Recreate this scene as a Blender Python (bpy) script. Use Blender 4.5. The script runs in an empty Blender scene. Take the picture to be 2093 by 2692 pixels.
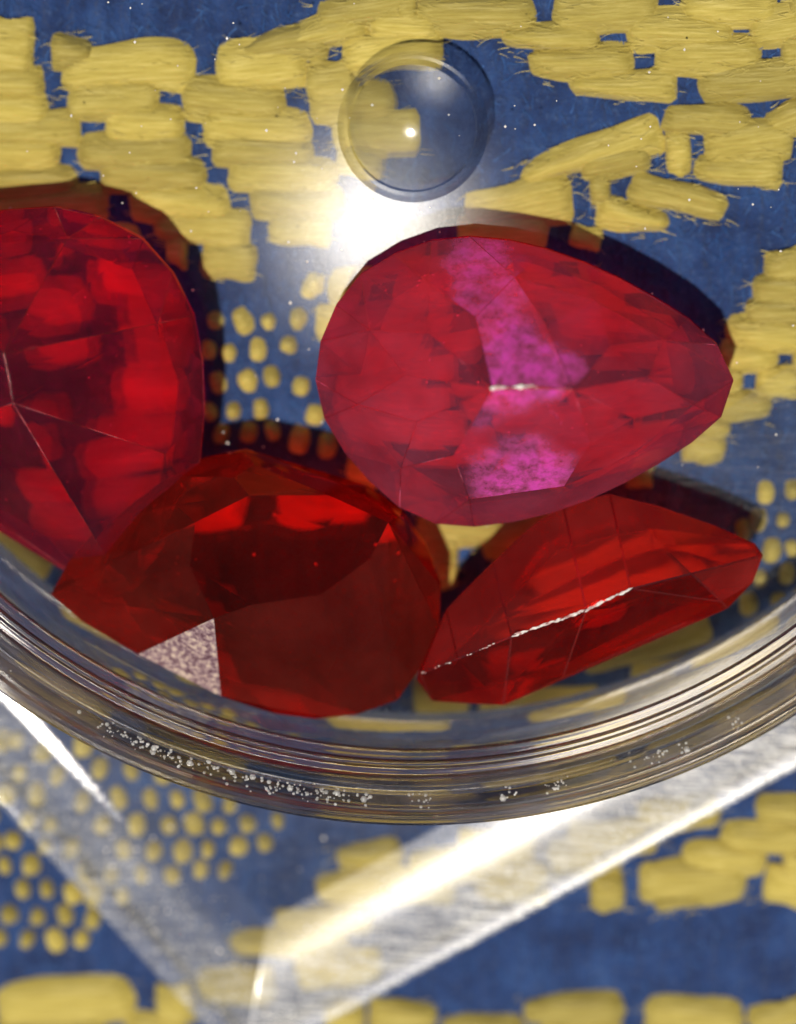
import bpy, bmesh, math, random
from mathutils import Vector, Matrix, noise

# ---------------------------------------------------------------- camera, light, exposure
# 1 unit = 1 cm (scene scale 0.01)
SC = bpy.context.scene
SC.unit_settings.system = 'METRIC'
SC.unit_settings.scale_length = 0.01
COL = SC.collection
rnd = random.Random(7)

PW, PH = 2093.0, 2692.0            # photograph size
ZF = 0.20                          # top of the dish floor
CAM = Vector((0.52, 1.98, 8.45))
TGT = Vector((0.0, 0.0, ZF))
DIST = (CAM - TGT).length
LENS = 36.0 * DIST / 2.30
fwd = (TGT - CAM).normalized()
right = fwd.cross(Vector((0, 1, 0))).normalized()
upv = right.cross(fwd).normalized()
camd = bpy.data.cameras.new('camera')
cam = bpy.data.objects.new('camera', camd)
COL.objects.link(cam)
cam.matrix_world = Matrix(((right.x, upv.x, -fwd.x, CAM.x), (right.y, upv.y, -fwd.y, CAM.y),
                           (right.z, upv.z, -fwd.z, CAM.z), (0, 0, 0, 1)))
camd.sensor_fit = 'HORIZONTAL'
camd.sensor_width = 36.0
camd.lens = LENS
camd.clip_start = 0.1
camd.clip_end = 500.0
camd.dof.use_dof = True
camd.dof.focus_distance = (CAM - Vector((0, -0.3, 0.60))).dot(-fwd)
camd.dof.aperture_fstop = LENS * 0.001 / (2 * 0.17)
SC.camera = cam


def at(px, py, z):
    """photograph pixel -> point on the horizontal plane z"""
    d = fwd + right * ((px - PW / 2) / PW * 36.0 / LENS) - upv * ((py - PH / 2) / PW * 36.0 / LENS)
    return CAM + d * ((z - CAM.z) / d.z)


# the sun stands where its mirror image in the dish floor is seen
gp = at(985, 610, ZF)
v = (CAM - gp).normalized()
SUN = Vector((-v.x, -v.y, v.z)).normalized()
sund = bpy.data.lights.new('sun', 'SUN')
sund.energy = 4.6
sund.angle = math.radians(0.53)
sund.color = (1.0, 0.93, 0.82)
sun = bpy.data.objects.new('sun', sund)
sun.rotation_euler = SUN.to_track_quat('Z', 'Y').to_euler()
sun.location = SUN * 60
COL.objects.link(sun)

W = bpy.data.worlds.new('World')
SC.world = W
W.use_nodes = True
wn = W.node_tree
bg = wn.nodes.get('Background') or wn.nodes.new('ShaderNodeBackground')
sky = wn.nodes.new('ShaderNodeTexSky')
sky.sky_type = 'NISHITA'
sky.sun_disc = False
sky.sun_elevation = math.asin(SUN.z)
sky.sun_rotation = math.atan2(SUN.x, SUN.y)
wn.links.new(sky.outputs[0], bg.inputs[0])
sky.dust_density = 0.2
bg.inputs[1].default_value = 0.05
SC.view_settings.view_transform = 'Standard'
SC.view_settings.look = 'None'
SC.view_settings.exposure = 0.0
SC.view_settings.gamma = 1.0
cy = SC.cycles
cy.max_bounces = 20
cy.transmission_bounces = 16
cy.glossy_bounces = 10
cy.transparent_max_bounces = 32
cy.diffuse_bounces = 4
cy.use_denoising = True
cy.sample_clamp_indirect = 15.0
cy.blur_glossy = 0.5        # lets the sun light what lies under the clear stones


# ---------------------------------------------------------------- material helpers
class NT:
    def __init__(s, name):
        s.m = bpy.data.materials.new(name)
        s.m.use_nodes = True
        s.t = s.m.node_tree
        s.t.nodes.clear()
        s.out = s.n('ShaderNodeOutputMaterial')

    def n(s, typ, **kw):
        nd = s.t.nodes.new(typ)
        for k, val in kw.items():
            setattr(nd, k, val)
        return nd

    def l(s, a, b):
        s.t.links.new(a, b)

    def tex(s, kind='Object', scale=(1, 1, 1), rot=(0, 0, 0)):
        tc = s.n('ShaderNodeTexCoord')
        mp = s.n('ShaderNodeMapping')
        mp.inputs['Scale'].default_value = scale
        mp.inputs['Rotation'].default_value = rot
        s.l(tc.outputs[kind], mp.inputs[0])
        return mp.outputs[0]

    def noise(s, vec, scale, detail=2, rough=0.5):
        nd = s.n('ShaderNodeTexNoise')
        nd.inputs['Scale'].default_value = scale
        nd.inputs['Detail'].default_value = detail
        nd.inputs['Roughness'].default_value = rough
        s.l(vec, nd.inputs['Vector'])
        return nd.outputs[0]

    def ramp(s, fac, stops):
        r = s.n('ShaderNodeValToRGB')
        e = r.color_ramp.elements
        while len(e) < len(stops):
            e.new(0.5)
        for i, (p, c) in enumerate(stops):
            e[i].position = p
            e[i].color = c if len(c) == 4 else (*c, 1)
        s.l(fac, r.inputs[0])
        return r.outputs[0]

    def math(s, op, a, b):
        m = s.n('ShaderNodeMath', operation=op)
        for i, x in enumerate((a, b)):
            if isinstance(x, (int, float)):
                m.inputs[i].default_value = x
            else:
                s.l(x, m.inputs[i])
        return m.outputs[0]

    def bump(s, h, strength, dist, normal=None):
        b = s.n('ShaderNodeBump')
        b.inputs['Strength'].default_value = strength
        b.inputs['Distance'].default_value = dist
        s.l(h, b.inputs['Height'])
        if normal is not None:
            s.l(normal, b.inputs['Normal'])
        return b.outputs[0]

    def mix(s, fac, a, b):
        m = s.n('ShaderNodeMixShader')
        if isinstance(fac, (int, float)):
            m.inputs[0].default_value = fac
        else:
            s.l(fac, m.inputs[0])
        s.l(a, m.inputs[1])
        s.l(b, m.inputs[2])
        return m.outputs[0]

    def bsdf(s, typ, color=None, rough=None, normal=None, ior=None):
        b = s.n(typ)
        if color is not None:
            if isinstance(color, tuple):
                b.inputs['Color'].default_value = (*color, 1)
            else:
                s.l(color, b.inputs['Color'])
        if rough is not None:
            b.inputs['Roughness'].default_value = rough
        if ior is not None:
            b.inputs['IOR'].default_value = ior
        if normal is not None:
            s.l(normal, b.inputs['Normal'])
        return b.outputs[0]

    def fresnel(s, ior=1.49, normal=None):
        f = s.n('ShaderNodeFresnel')
        f.inputs['IOR'].default_value = ior
        if normal is not None:
            s.l(normal, f.inputs['Normal'])
        return f.outputs[0]

    def done(s, sh):
        s.l(sh, s.out.inputs['Surface'])
        return s.m


def mat_cloth():
    t = NT('blue_cloth')
    v = t.tex('Object')
    n1 = t.noise(v, 7, 4, 0.6)
    n2 = t.noise(v, 45, 3, 0.6)
    base = t.ramp(n1, [(0.3, (0.008, 0.022, 0.088)), (0.55, (0.016, 0.047, 0.165)), (0.75, (0.032, 0.082, 0.24))])
    fl = t.ramp(n2, [(0.55, (0, 0, 0)), (0.75, (1, 1, 1))])
    mx = t.n('ShaderNodeMixRGB')
    mx.inputs[2].default_value = (0.06, 0.115, 0.27, 1)
    sc = t.math('MULTIPLY', fl, 0.6)
    t.l(sc, mx.inputs[0])
    t.l(base, mx.inputs[1])
    wv = t.n('ShaderNodeTexWave', wave_type='BANDS', bands_direction='X')
    wv.inputs['Scale'].default_value = 4.2
    wv.inputs['Distortion'].default_value = 1.5
    wv.inputs['Detail'].default_value = 2
    t.l(v, wv.inputs['Vector'])
    h = t.math('ADD', t.math('MULTIPLY', wv.outputs['Fac'], 0.6), n2)
    nrm = t.bump(h, 0.8, 0.05)
    p = t.n('ShaderNodeBsdfPrincipled')
    t.l(mx.outputs[0], p.inputs['Base Color'])
    p.inputs['Roughness'].default_value = 0.8
    p.inputs['Specular IOR Level'].default_value = 0.25
    p.inputs['Sheen Weight'].default_value = 0.15
    t.l(nrm, p.inputs['Normal'])
    return t.done(p.outputs[0])


def mat_yarn():
    t = NT('yellow_yarn')
    oi = t.n('ShaderNodeObjectInfo')
    va = t.n('ShaderNodeVectorMath', operation='ADD')
    t.l(t.tex('Object', scale=(2.0, 30, 10)), va.inputs[0])
    t.l(t.math('MULTIPLY', oi.outputs['Random'], 37.0), va.inputs[1])
    n1 = t.noise(va.outputs[0], 4.0, 5, 0.65)
    c = t.ramp(n1, [(0.28, (0.33, 0.25, 0.042)), (0.5, (0.44, 0.345, 0.068)), (0.72, (0.58, 0.47, 0.13))])
    hs = t.n('ShaderNodeHueSaturation')
    t.l(t.math('ADD', t.math('MULTIPLY', oi.outputs['Random'], 0.42), 0.74), hs.inputs['Value'])
    hs.inputs['Saturation'].default_value = 1.0
    t.l(c, hs.inputs['Color'])
    nrm = t.bump(n1, 0.45, 0.025)
    p = t.n('ShaderNodeBsdfPrincipled')
    t.l(hs.outputs[0], p.inputs['Base Color'])
    p.inputs['Roughness'].default_value = 0.5
    p.inputs['Specular IOR Level'].default_value = 0.35
    p.inputs['Sheen Weight'].default_value = 0.1
    t.l(nrm, p.inputs['Normal'])
    return t.done(p.outputs[0])


def mat_clear_floor():
    """polished clear acrylic with wipe marks and specks"""
    t = NT('clear_acrylic_floor')
    v = t.tex('Object')
    n1 = t.noise(v, 60, 3, 0.7)
    n2 = t.noise(t.tex('Object', scale=(3, 14, 1), rot=(0, 0, 0.6)), 9, 3, 0.6)
    tr = t.bsdf('ShaderNodeBsdfTransparent', (0.97, 0.975, 0.97))
    g1 = t.bsdf('ShaderNodeBsdfGlossy', (1, 1, 1), 0.026)
    nb = t.bump(t.math('ADD', n1, t.math('MULTIPLY', n2, 0.6)), 0.02, 0.01)
    g2 = t.bsdf('ShaderNodeBsdfGlossy', (1, 1, 1), 0.108)
    g3 = t.bsdf('ShaderNodeBsdfGlossy', (1, 1, 1), 0.05, nb)
    for g in (g1, g2, g3):
        g.node.distribution = 'BECKMANN'
    gl = t.mix(0.10, t.mix(0.96, g1, g2), g3)
    base = t.mix(t.math('MULTIPLY', t.fresnel(1.42), 0.022), tr, gl)
    return t.done(base)


def mat_clear_dome():
    t = NT('clear_acrylic_dome')
    tr = t.bsdf('ShaderNodeBsdfTransparent', (0.95, 0.955, 0.95))
    g1 = t.bsdf('ShaderNodeBsdfGlossy', (1, 1, 1), 0.085)
    rf = t.bsdf('ShaderNodeBsdfRefraction', (0.97, 0.97, 0.97), 0.0, None, 1.36)
    body = t.mix(0.5, tr, rf)
    return t.done(t.mix(t.fresnel(1.49), body, g1))


def mat_scratched(name, rot, rough, amt, haze, wide=0.5, grit_glint=0.0, film_or_sheen=0.0, fade=False):
    """clear plastic rubbed with fine parallel scratches and white grains painted for glints"""
    t = NT(name)
    vs = t.tex('Object', scale=(1.6, 18, 1), rot=(0, 0, rot))
    vs2 = t.tex('Object', scale=(1.2, 24, 1), rot=(0, 0, rot + 0.22))
    s1 = t.math('MULTIPLY', t.math('ADD', t.noise(vs, 6, 6, 0.75), t.noise(vs2, 5, 5, 0.7)), 0.5)
    v = t.tex('Object')
    s2 = t.noise(v, 75, 2, 0.6)
    s3 = t.noise(v, 3.0, 3, 0.6)
    h = t.math('ADD', s1, t.math('MULTIPLY', s2, 0.6))
    nb = t.bump(h, amt, 0.012)
    tr = t.bsdf('ShaderNodeBsdfTransparent', (0.95, 0.955, 0.95))
    g1 = t.bsdf('ShaderNodeBsdfGlossy', (1, 1, 1), rough, nb)
    g2 = t.bsdf('ShaderNodeBsdfGlossy', (1, 1, 1), 0.40, nb)
    for g in (g1, g2):
        g.node.distribution = 'BECKMANN'
    gl = t.mix(wide, g1, g2)
    base = t.mix(t.fresnel(1.49), tr, gl)
    df = t.bsdf('ShaderNodeBsdfDiffuse', (0.82, 0.81, 0.78))
    streak = t.ramp(s1, [(0.47, (0, 0, 0)), (0.60, (1, 1, 1))])
    patch = t.ramp(s3, [(0.35, (0.35, 0.35, 0.35)), (0.65, (1, 1, 1))])
    sp = t.n('ShaderNodeSeparateXYZ')
    t.l(v, sp.inputs[0])
    up = t.n('ShaderNodeMapRange', interpolation_type='SMOOTHSTEP')
    for k, val in enumerate((0.0784, 0.092, 0.0, 1.0) if fade else (-2.0, -1.0, 0.0, 1.0)):
        up.inputs[k + 1].default_value = val
    t.l(sp.outputs[2], up.inputs[0])
    hz = t.math('MULTIPLY', t.math('MULTIPLY', streak, patch), haze)
    gr = t.math('MULTIPLY', t.ramp(s2, [(0.60, (0, 0, 0)), (0.68, (1, 1, 1))]), grit_glint)
    return t.done(t.mix(t.math('MULTIPLY', t.math('ADD', t.math('MAXIMUM', hz, gr), film_or_sheen), up.outputs[0]), base, df))


def mat_glass_wall():
    t = NT('clear_acrylic_wall')
    v = t.tex('Object')
    s2 = t.noise(v, 14, 3, 0.6)
    nb = t.bump(s2, 0.03, 0.01)
    sm = t.ramp(t.noise(t.tex('Object', scale=(1, 1, 14)), 2.5, 4, 0.6), [(0.45, (0, 0, 0)), (0.7, (1, 1, 1))])
    g = t.bsdf('ShaderNodeBsdfGlass', (0.895, 0.875, 0.845), 0.0, nb, 1.49)
    tr = t.bsdf('ShaderNodeBsdfTransparent', (0.93, 0.93, 0.92))
    d = t.bsdf('ShaderNodeBsdfDiffuse', (0.32, 0.255, 0.23))  # brown streaks painted in for the gems' reflection on the wall
    return t.done(t.mix(t.math('MULTIPLY', sm, 0.22), t.mix(0.05, g, tr), d))


def mat_gem(name, col, tint, dust, ior=1.52, tf=0.22, df=0.10, film_or_sheen=None):  # dust: colour of the dust and of the painted red glow and veil
    t = NT(name)
    v = t.tex('Object')
    n1 = t.noise(v, 40, 4, 0.7)
    nb = t.bump(n1, 0.02, 0.01)
    g = t.bsdf('ShaderNodeBsdfGlass', col, 0.0, nb, ior)
    tr = t.bsdf('ShaderNodeBsdfTransparent', tint)
    dn = t.math('MULTIPLY', t.ramp(t.noise(v, 4, 4, 0.65), [(0.3, (0.55, 0.55, 0.55)), (0.7, (1.3, 1.3, 1.3))]), df)
    if film_or_sheen:                                  # magenta sheen painted into the stone's colour in soft patches
        fcol, spots = film_or_sheen
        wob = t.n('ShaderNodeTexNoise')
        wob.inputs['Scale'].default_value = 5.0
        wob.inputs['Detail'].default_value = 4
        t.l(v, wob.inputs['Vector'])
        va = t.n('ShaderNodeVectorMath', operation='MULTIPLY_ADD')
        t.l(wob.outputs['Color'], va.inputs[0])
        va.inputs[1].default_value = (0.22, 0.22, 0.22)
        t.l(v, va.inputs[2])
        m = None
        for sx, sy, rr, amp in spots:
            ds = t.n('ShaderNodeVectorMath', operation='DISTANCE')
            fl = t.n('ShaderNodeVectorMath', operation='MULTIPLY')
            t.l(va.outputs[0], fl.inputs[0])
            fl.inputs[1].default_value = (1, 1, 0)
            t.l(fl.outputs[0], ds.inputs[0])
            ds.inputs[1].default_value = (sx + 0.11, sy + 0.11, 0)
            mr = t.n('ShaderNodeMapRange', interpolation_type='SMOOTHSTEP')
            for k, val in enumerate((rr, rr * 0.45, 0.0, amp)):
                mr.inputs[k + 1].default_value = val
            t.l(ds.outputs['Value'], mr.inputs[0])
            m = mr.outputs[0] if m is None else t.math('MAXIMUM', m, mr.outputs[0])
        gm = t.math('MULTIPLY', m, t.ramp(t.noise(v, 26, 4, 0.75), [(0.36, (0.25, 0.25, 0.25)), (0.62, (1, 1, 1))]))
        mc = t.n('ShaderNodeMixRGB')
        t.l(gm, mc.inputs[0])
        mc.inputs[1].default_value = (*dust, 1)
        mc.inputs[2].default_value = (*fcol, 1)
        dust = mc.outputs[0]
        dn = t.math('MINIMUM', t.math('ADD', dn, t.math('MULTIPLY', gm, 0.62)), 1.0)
    d = t.bsdf('ShaderNodeBsdfDiffuse', dust)  # this dust layer also paints the stone's milky red glow and veil
    tl = t.bsdf('ShaderNodeBsdfTranslucent', dust)
    sc = t.mix(0.3, d, tl)
    return t.done(t.mix(dn, t.mix(tf, g, tr), sc))


def mat_worn(name, col, lo=0.52, hi=0.66):
    t = NT(name)
    v = t.tex('Object')
    n1 = t.noise(v, 90, 3, 0.7)
    n2 = t.noise(v, 5.5, 3, 0.6)
    nb = t.bump(n1, 0.4, 0.01)
    d = t.bsdf('ShaderNodeBsdfDiffuse', t.ramp(n1, [(0.4, tuple(x * 0.8 for x in col)), (0.62, tuple(min(1, x * 0.9 + 0.14) for x in col))]))
    g = t.bsdf('ShaderNodeBsdfGlossy', (1, 1, 1), 0.25, nb)
    gl = t.bsdf('ShaderNodeBsdfGlass', tuple(min(1, x * 1.5) for x in col), 0.05, nb, 1.5)
    wear = t.ramp(n2, [(lo, (0.03, 0.03, 0.03)), (hi, (0.6, 0.6, 0.6))])
    return t.done(t.mix(0.04, t.mix(wear, gl, d), g))


def mat_glint():
    t = NT('rough_painted_glint')  # sky reflection painted as pale grey on a rough facet
    v = t.tex('Object')
    n1 = t.noise(v, 42, 2, 0.6)
    n2 = t.noise(v, 60, 2, 0.6)
    c = t.ramp(n2, [(0.35, (0.10, 0.045, 0.06)), (0.5, (0.26, 0.17, 0.18)), (0.66, (0.50, 0.38, 0.30))])
    nb = t.bump(n1, 0.5, 0.02)
    d = t.bsdf('ShaderNodeBsdfDiffuse', c, None, nb)
    g = t.bsdf('ShaderNodeBsdfGlossy', (1, 1, 1), 0.35, nb)
    return t.done(t.mix(0.06, d, g))


def mat_dust_glint():
    t = NT('pale_dust_glint')
    v = t.tex('Object')
    n1 = t.noise(v, 20, 2)
    return t.done(t.bsdf('ShaderNodeBsdfDiffuse', t.ramp(n1, [(0.3, (0.6, 0.55, 0.48)), (0.7, (0.85, 0.83, 0.8))])))


M_CLOTH, M_YARN = mat_cloth(), mat_yarn()
M_FLOOR, M_DOME, M_WALL = mat_clear_floor(), mat_clear_dome(), mat_glass_wall()
M_GLINT, M_DUST_GLINT = mat_glint(), mat_dust_glint()


# ---------------------------------------------------------------- object helpers
def tag(o, label=None, cat=None, group=None, kind=None):
    for k, val in (('label', label), ('category', cat), ('group', group), ('kind', kind)):
        if val:
            o[k] = val
    return o


def empty(name, loc):
    o = bpy.data.objects.new(name, None)
    o.empty_display_size = 0.1
    o.location = loc
    COL.objects.link(o)
    return o


def link(name, me, parent=None, mats=()):
    for m in mats:
        me.materials.append(m)
    o = bpy.data.objects.new(name, me)
    COL.objects.link(o)
    if parent is not None:
        o.parent = parent
    return o


def mesh_from(name, verts, faces, smooth=False):
    me = bpy.data.meshes.new(name)
    me.from_pydata([tuple(v) for v in verts], [], faces)
    me.update()
    if smooth:
        me.polygons.foreach_set('use_smooth', [True] * len(me.polygons))
    return me


# ---------------------------------------------------------------- woven cloth
cloth_me = mesh_from('woven_cloth', [(-16, -16, 0), (16, -16, 0), (16, 16, 0), (-16, 16, 0)], [(0, 1, 2, 3)])
cloth = link('woven_cloth', cloth_me, None, [M_CLOTH])
tag(cloth, 'coarse blue cloth woven with yellow yarn, spread flat under the clear tray', 'cloth')


FUZZ, FUZZ_F = [], []
COLLECT = None


def hair(p, ang, ln, wd, rise, V, F):
    d = Vector((math.cos(ang), math.sin(ang), 0))
    n = Vector((-d.y, d.x, 0)) * wd
    bend = rnd.uniform(-0.5, 0.5) * ln
    b0 = len(V)
    for k in range(4):
        u = k / 3
        c = p + d * ln * u + n.normalized() * bend * u * u + Vector((0, 0, rise * math.sin(u * 2.6)))
        w = n * (1 - 0.7 * u)
        V.extend([c - w, c + w])
    for k in range(3):
        F.append((b0 + 2 * k, b0 + 2 * k + 1, b0 + 2 * k + 3, b0 + 2 * k + 2))


def yarn(p0, p1, hw, sag=0.0, taper=(1, 1), name='yarn_float'):
    """one yellow float of yarn: an arched strip that dives into the cloth at its ends"""
    a, b = at(p0[0], p0[1], 0.02), at(p1[0], p1[1], 0.02)
    mid = (a + b) / 2
    d = b - a
    L = d.length
    if L < 1e-4:
        return
    w = hw / PW * 2.30 * 1.02
    ns, nc = 12, 6
    verts, faces = [], []
    ph = rnd.random() * 6
    for i in range(ns + 1):
        s = i / ns
        env = min(1.0, (4 * s * (1 - s)) ** 0.25) if 0 < s < 1 else 0.0
        tw = (taper[0] + (taper[1] - taper[0]) * s)
        ww = w * (0.88 + 0.12 * env) * tw * (1 + 0.07 * math.sin(ph + s * 5))
        zz = -0.032 + 0.066 * env
        off = sag / PW * 2.30 * 4 * s * (1 - s)
        for j in range(nc + 1):
            c = -1 + 2 * j / nc
            verts.append(((s - 0.5) * L, off + c * ww * (1 + 0.05 * math.sin(s * 11 + ph * 2 + c)), zz + 0.006 * math.sin(c * 4.2 + ph + s * 3) - 0.042 * abs(c) ** 2.4 * (0.5 + 0.5 * env)))
    for i in range(ns):
        for j in range(nc):
            q = i * (nc + 1) + j
            faces.append((q, q + nc + 1, q + nc + 2, q + 1))
    if COLLECT is not None:                       # far floats: joined
        an = math.atan2(d.y, d.x)
        R = Matrix.Translation((mid.x, mid.y, 0.016)) @ Matrix.Rotation(an, 4, 'Z')
        b0 = len(COLLECT[0])
        COLLECT[0].extend([R @ Vector(q) for q in verts])
        COLLECT[1].extend([tuple(b0 + k for k in f) for f in faces])
        return
    me = mesh_from(name, verts, faces, True)
    o = link(name, me, cloth, [M_YARN])
    o.location = (mid.x, mid.y, 0.016)
    o.rotation_euler = (0, 0, math.atan2(d.y, d.x))
    ang = o.rotation_euler.z
    ca, sa = math.cos(ang), math.sin(ang)
    for _ in range(int(14 + L * 90)):
        u = rnd.uniform(-0.5, 0.5) * L
        side_ = rnd.choice((-1, 1))
        q = w * side_ * rnd.uniform(0.2, 0.95)
        if rnd.random() < 0.06:
            u = rnd.choice((-0.48, 0.48)) * L
            q = w * rnd.uniform(-0.8, 0.8)
        p = Vector((mid.x + u * ca - q * sa, mid.y + u * sa + q * ca, 0.016 + 0.030 - 0.03 * (abs(q) / w) ** 2.4))
        hair(p, ang + rnd.choice((0, math.pi)) + side_ * rnd.uniform(-0.10, 0.16), rnd.uniform(0.015, 0.045), rnd.uniform(0.0006, 0.0014), rnd.uniform(0.001, 0.006), FUZZ, FUZZ_F)
    return o


def c1(l):   # crop 1 -> photograph
    return [(0.618 * x0, 0.618 * y0, 0.618 * x1, 0.618 * y1, 0.618 * h, 0.618 * s, t) for x0, y0, x1, y1, h, s, t in l]


def cm(l, f, ox, oy):
    return [(ox + f * x0, oy + f * y0, ox + f * x1, oy + f * y1, f * h, f * s, t) for x0, y0, x1, y1, h, s, t in l]


E = (1, 1)
FL = []
FL += cm([
    (-120, 190, 150, 215, 85, 0, E), (205, 225, 400, 225, 58, 0, (1, .5)),
    (-120, 350, 195, 355, 55, 0, E), (240, 330, 850, 295, 72, -40, (.8, 1)),
    (905, 310, 1320, 270, 75, -10, E), (1000, 250, 1410, 175, 60, -25, (.4, 1)), (1180, 200, 1570, 90, 62, -10, (.5, 1)),
    (1330, 75, 1800, 10, 60, 0, (.6, 1)), (1440, 250, 1900, 190, 62, -10, E), (1290, 360, 1520, 340, 60, 0, E),
    (-120, 465, 215, 475, 58, 0, E), (270, 440, 690, 430, 60, -8, E), (755, 415, 1230, 445, 62, -5, E),
    (1300, 450, 1700, 440, 58, 0, E),
    (-120, 560, 360, 545, 55, 0, E), (430, 530, 795, 535, 57, 0, E), (840, 540, 1340, 560, 58, -5, E), (1400, 560, 1800, 560, 60, 0, E),
    (-120, 660, 265, 650, 52, 0, E), (310, 655, 830, 650, 54, -5, E), (880, 640, 1345, 655, 52, 0, E), (1420, 670, 1650, 690, 50, 0, E),
    (-120, 790, 340, 780, 52, 0, E), (405, 755, 890, 755, 54, -6, E), (950, 740, 1450, 760, 55, 0, E),
    (-120, 900, 480, 860, 55, 0, E), (530, 865, 990, 875, 56, -6, E), (1045, 850, 1480, 870, 52, 0, E),
    (640, 965, 1080, 980, 58, 0, (.7, 1)), (1130, 970, 1420, 975, 52, 0, E), (700, 1060, 800, 1060, 60, 0, (.6, 1)),
    (845, 1100, 1100, 1120, 62, 0, (1, .8))], 0.618, 0, 0)
FL += cm([
    (110, 70, 650, 60, 62, 0, (.8, 1)), (690, 60, 1150, 35, 62, 0, E), (1215, 40, 1640, 30, 55, 0, E), (1660, 30, 1800, 20, 55, 0, E),
    (480, 150, 910, 140, 55, 5, (.4, 1)), (990, 125, 1460, 130, 58, -5, E), (1500, 125, 1800, 70, 60, 0, E),
    (590, 255, 1050, 250, 58, 6, (.6, 1)), (1105, 235, 1570, 225, 56, 0, E), (1630, 205, 1800, 190, 60, 0, E),
    (760, 345, 1230, 350, 55, 0, (.5, 1)), (1285, 345, 1800, 310, 58, 0, E),
    (-60, 100, 250, 110, 55, 0, E), (60, 30, 160, 25, 50, 0, E),
    (1140, 500, 1525, 525, 52, -22, (.7, 1)), (1575, 525, 1800, 450, 55, 0, (.7, 1)),
    (560, 740, 1180, 545, 62, -25, (.5, 1)), (800, 690, 1110, 620, 56, 0, (.7, 1)), (1160, 625, 1275, 615, 60, 0, E),
    (1310, 610, 1700, 560, 58, 0, E), (1270, 690, 1660, 690, 56, 5, (.6, 1)),
    (1000, 765, 1430, 860, 48, -8, (1, .7)), (870, 860, 1190, 915, 50, 0, (1, .5)), (330, 890, 800, 800, 70, -10, (.8, 1)),
    (850, 770, 945, 765, 50, 0, E), (770, 960, 910, 985, 32, 0, E), (300, 960, 700, 930, 55, 0, E),
    (1560, 1100, 1800, 1070, 62, 0, (.6, 1)), (1510, 1190, 1800, 1180, 58, 0, (.7, 1)), (1480, 1280, 1800, 1275, 58, 0, (.7, 1)),
    (1400, 1370, 1800, 1365, 55, 0, E)], 0.6437, 1000, 0)
# right border of the picture, between and beside the gems (crop 1600,800 scale .4122)
FL += cm([
    (760, 190, 1350, 200, 85, 0, E), (700, 340, 1100, 330, 75, 0, E), (1170, 330, 1400, 340, 75, 0, E),
    (600, 480, 870, 490, 75, 0, E), (930, 500, 1250, 500, 80, 0, (1, .8)), (500, 640, 1060, 650, 80, 0, (1, .7)),
    (560, 780, 790, 790, 70, 0, (1, .6)), (460, 900, 760, 930, 80, 0, (1, .7)), (100, 1090, 290, 1080, 65, 0, E), (-200, 1000, 250, 960, 80, 0, E)],
    0.4122, 1600, 800)
# patch seen between the four gems
FL += cm([(60, 235, 480, 235, 55, 0, (1, .8)), (90, 320, 260, 330, 60, 0, E), (150, 410, 250, 420, 50, 0, E)], 0.6143, 1050, 1250)
# under the gems and the near wall of the dish (seen tinted through them)
FL += [(850, 760, 1180, 770, 38, 0, E), (1230, 760, 1560, 745, 38, 0, E), (820, 850, 1060, 850, 36, 0, E), (1110, 845, 1420, 840, 38, 0, E),
       (1460, 840, 1640, 838, 36, 0, E), (900, 930, 1250, 935, 38, 0, E), (1300, 930, 1560, 925, 38, 0, E), (1000, 1020, 1330, 1010, 36, 0, E),
       (900, 1230, 1250, 1240, 38, 0, E), (1380, 1010, 1700, 1010, 38, 0, E),
       (-60, 640, 90, 640, 36, 0, E), (140, 650, 380, 645, 36, 0, E), (-60, 730, 120, 730, 36, 0, E), (170, 800, 420, 800, 40, 0, E),
       (240, 900, 430, 900, 34, 0, E), (-40, 900, 150, 890, 36, 0, E), (200, 1010, 420, 1010, 40, 0, E), (120, 1130, 400, 1120, 36, 0, E),
       (-60, 1080, 60, 1080, 36, 0, E), (140, 1240, 400, 1240, 40, 0, E), (-60, 1290, 100, 1340, 40, 0, E), (-40, 1390, 140, 1500, 42, 0, E),
       (1360, 1640, 1700, 1600, 40, 0, E), (1500, 1730, 1880, 1640, 40, 0, E), (1720, 1560, 1960, 1500, 36, 0, E), (1650, 1820, 2000, 1730, 42, 0, E),
       (1250, 1900, 1600, 1850, 40, 0, E), (1080, 1830, 1240, 1825, 40, 0, E), (840, 1990, 1200, 1990, 40, 0, E), (300, 1560, 620, 1600, 40, 0, E),
       (560, 1700, 900, 1720, 40, 0, E), (1850, 1830, 2150, 1760, 42, 0, E), (100, 1660, 380, 1720, 42, 0, E), (420, 1830, 700, 1860, 42, 0, E),
       (1400, 1980, 1700, 1950, 40, 0, E), (700, 1340, 960, 1350, 38, 0, E), (380, 1350, 640, 1350, 38, 0, E), (1250, 1420, 1560, 1400, 38, 0, E)]
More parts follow.
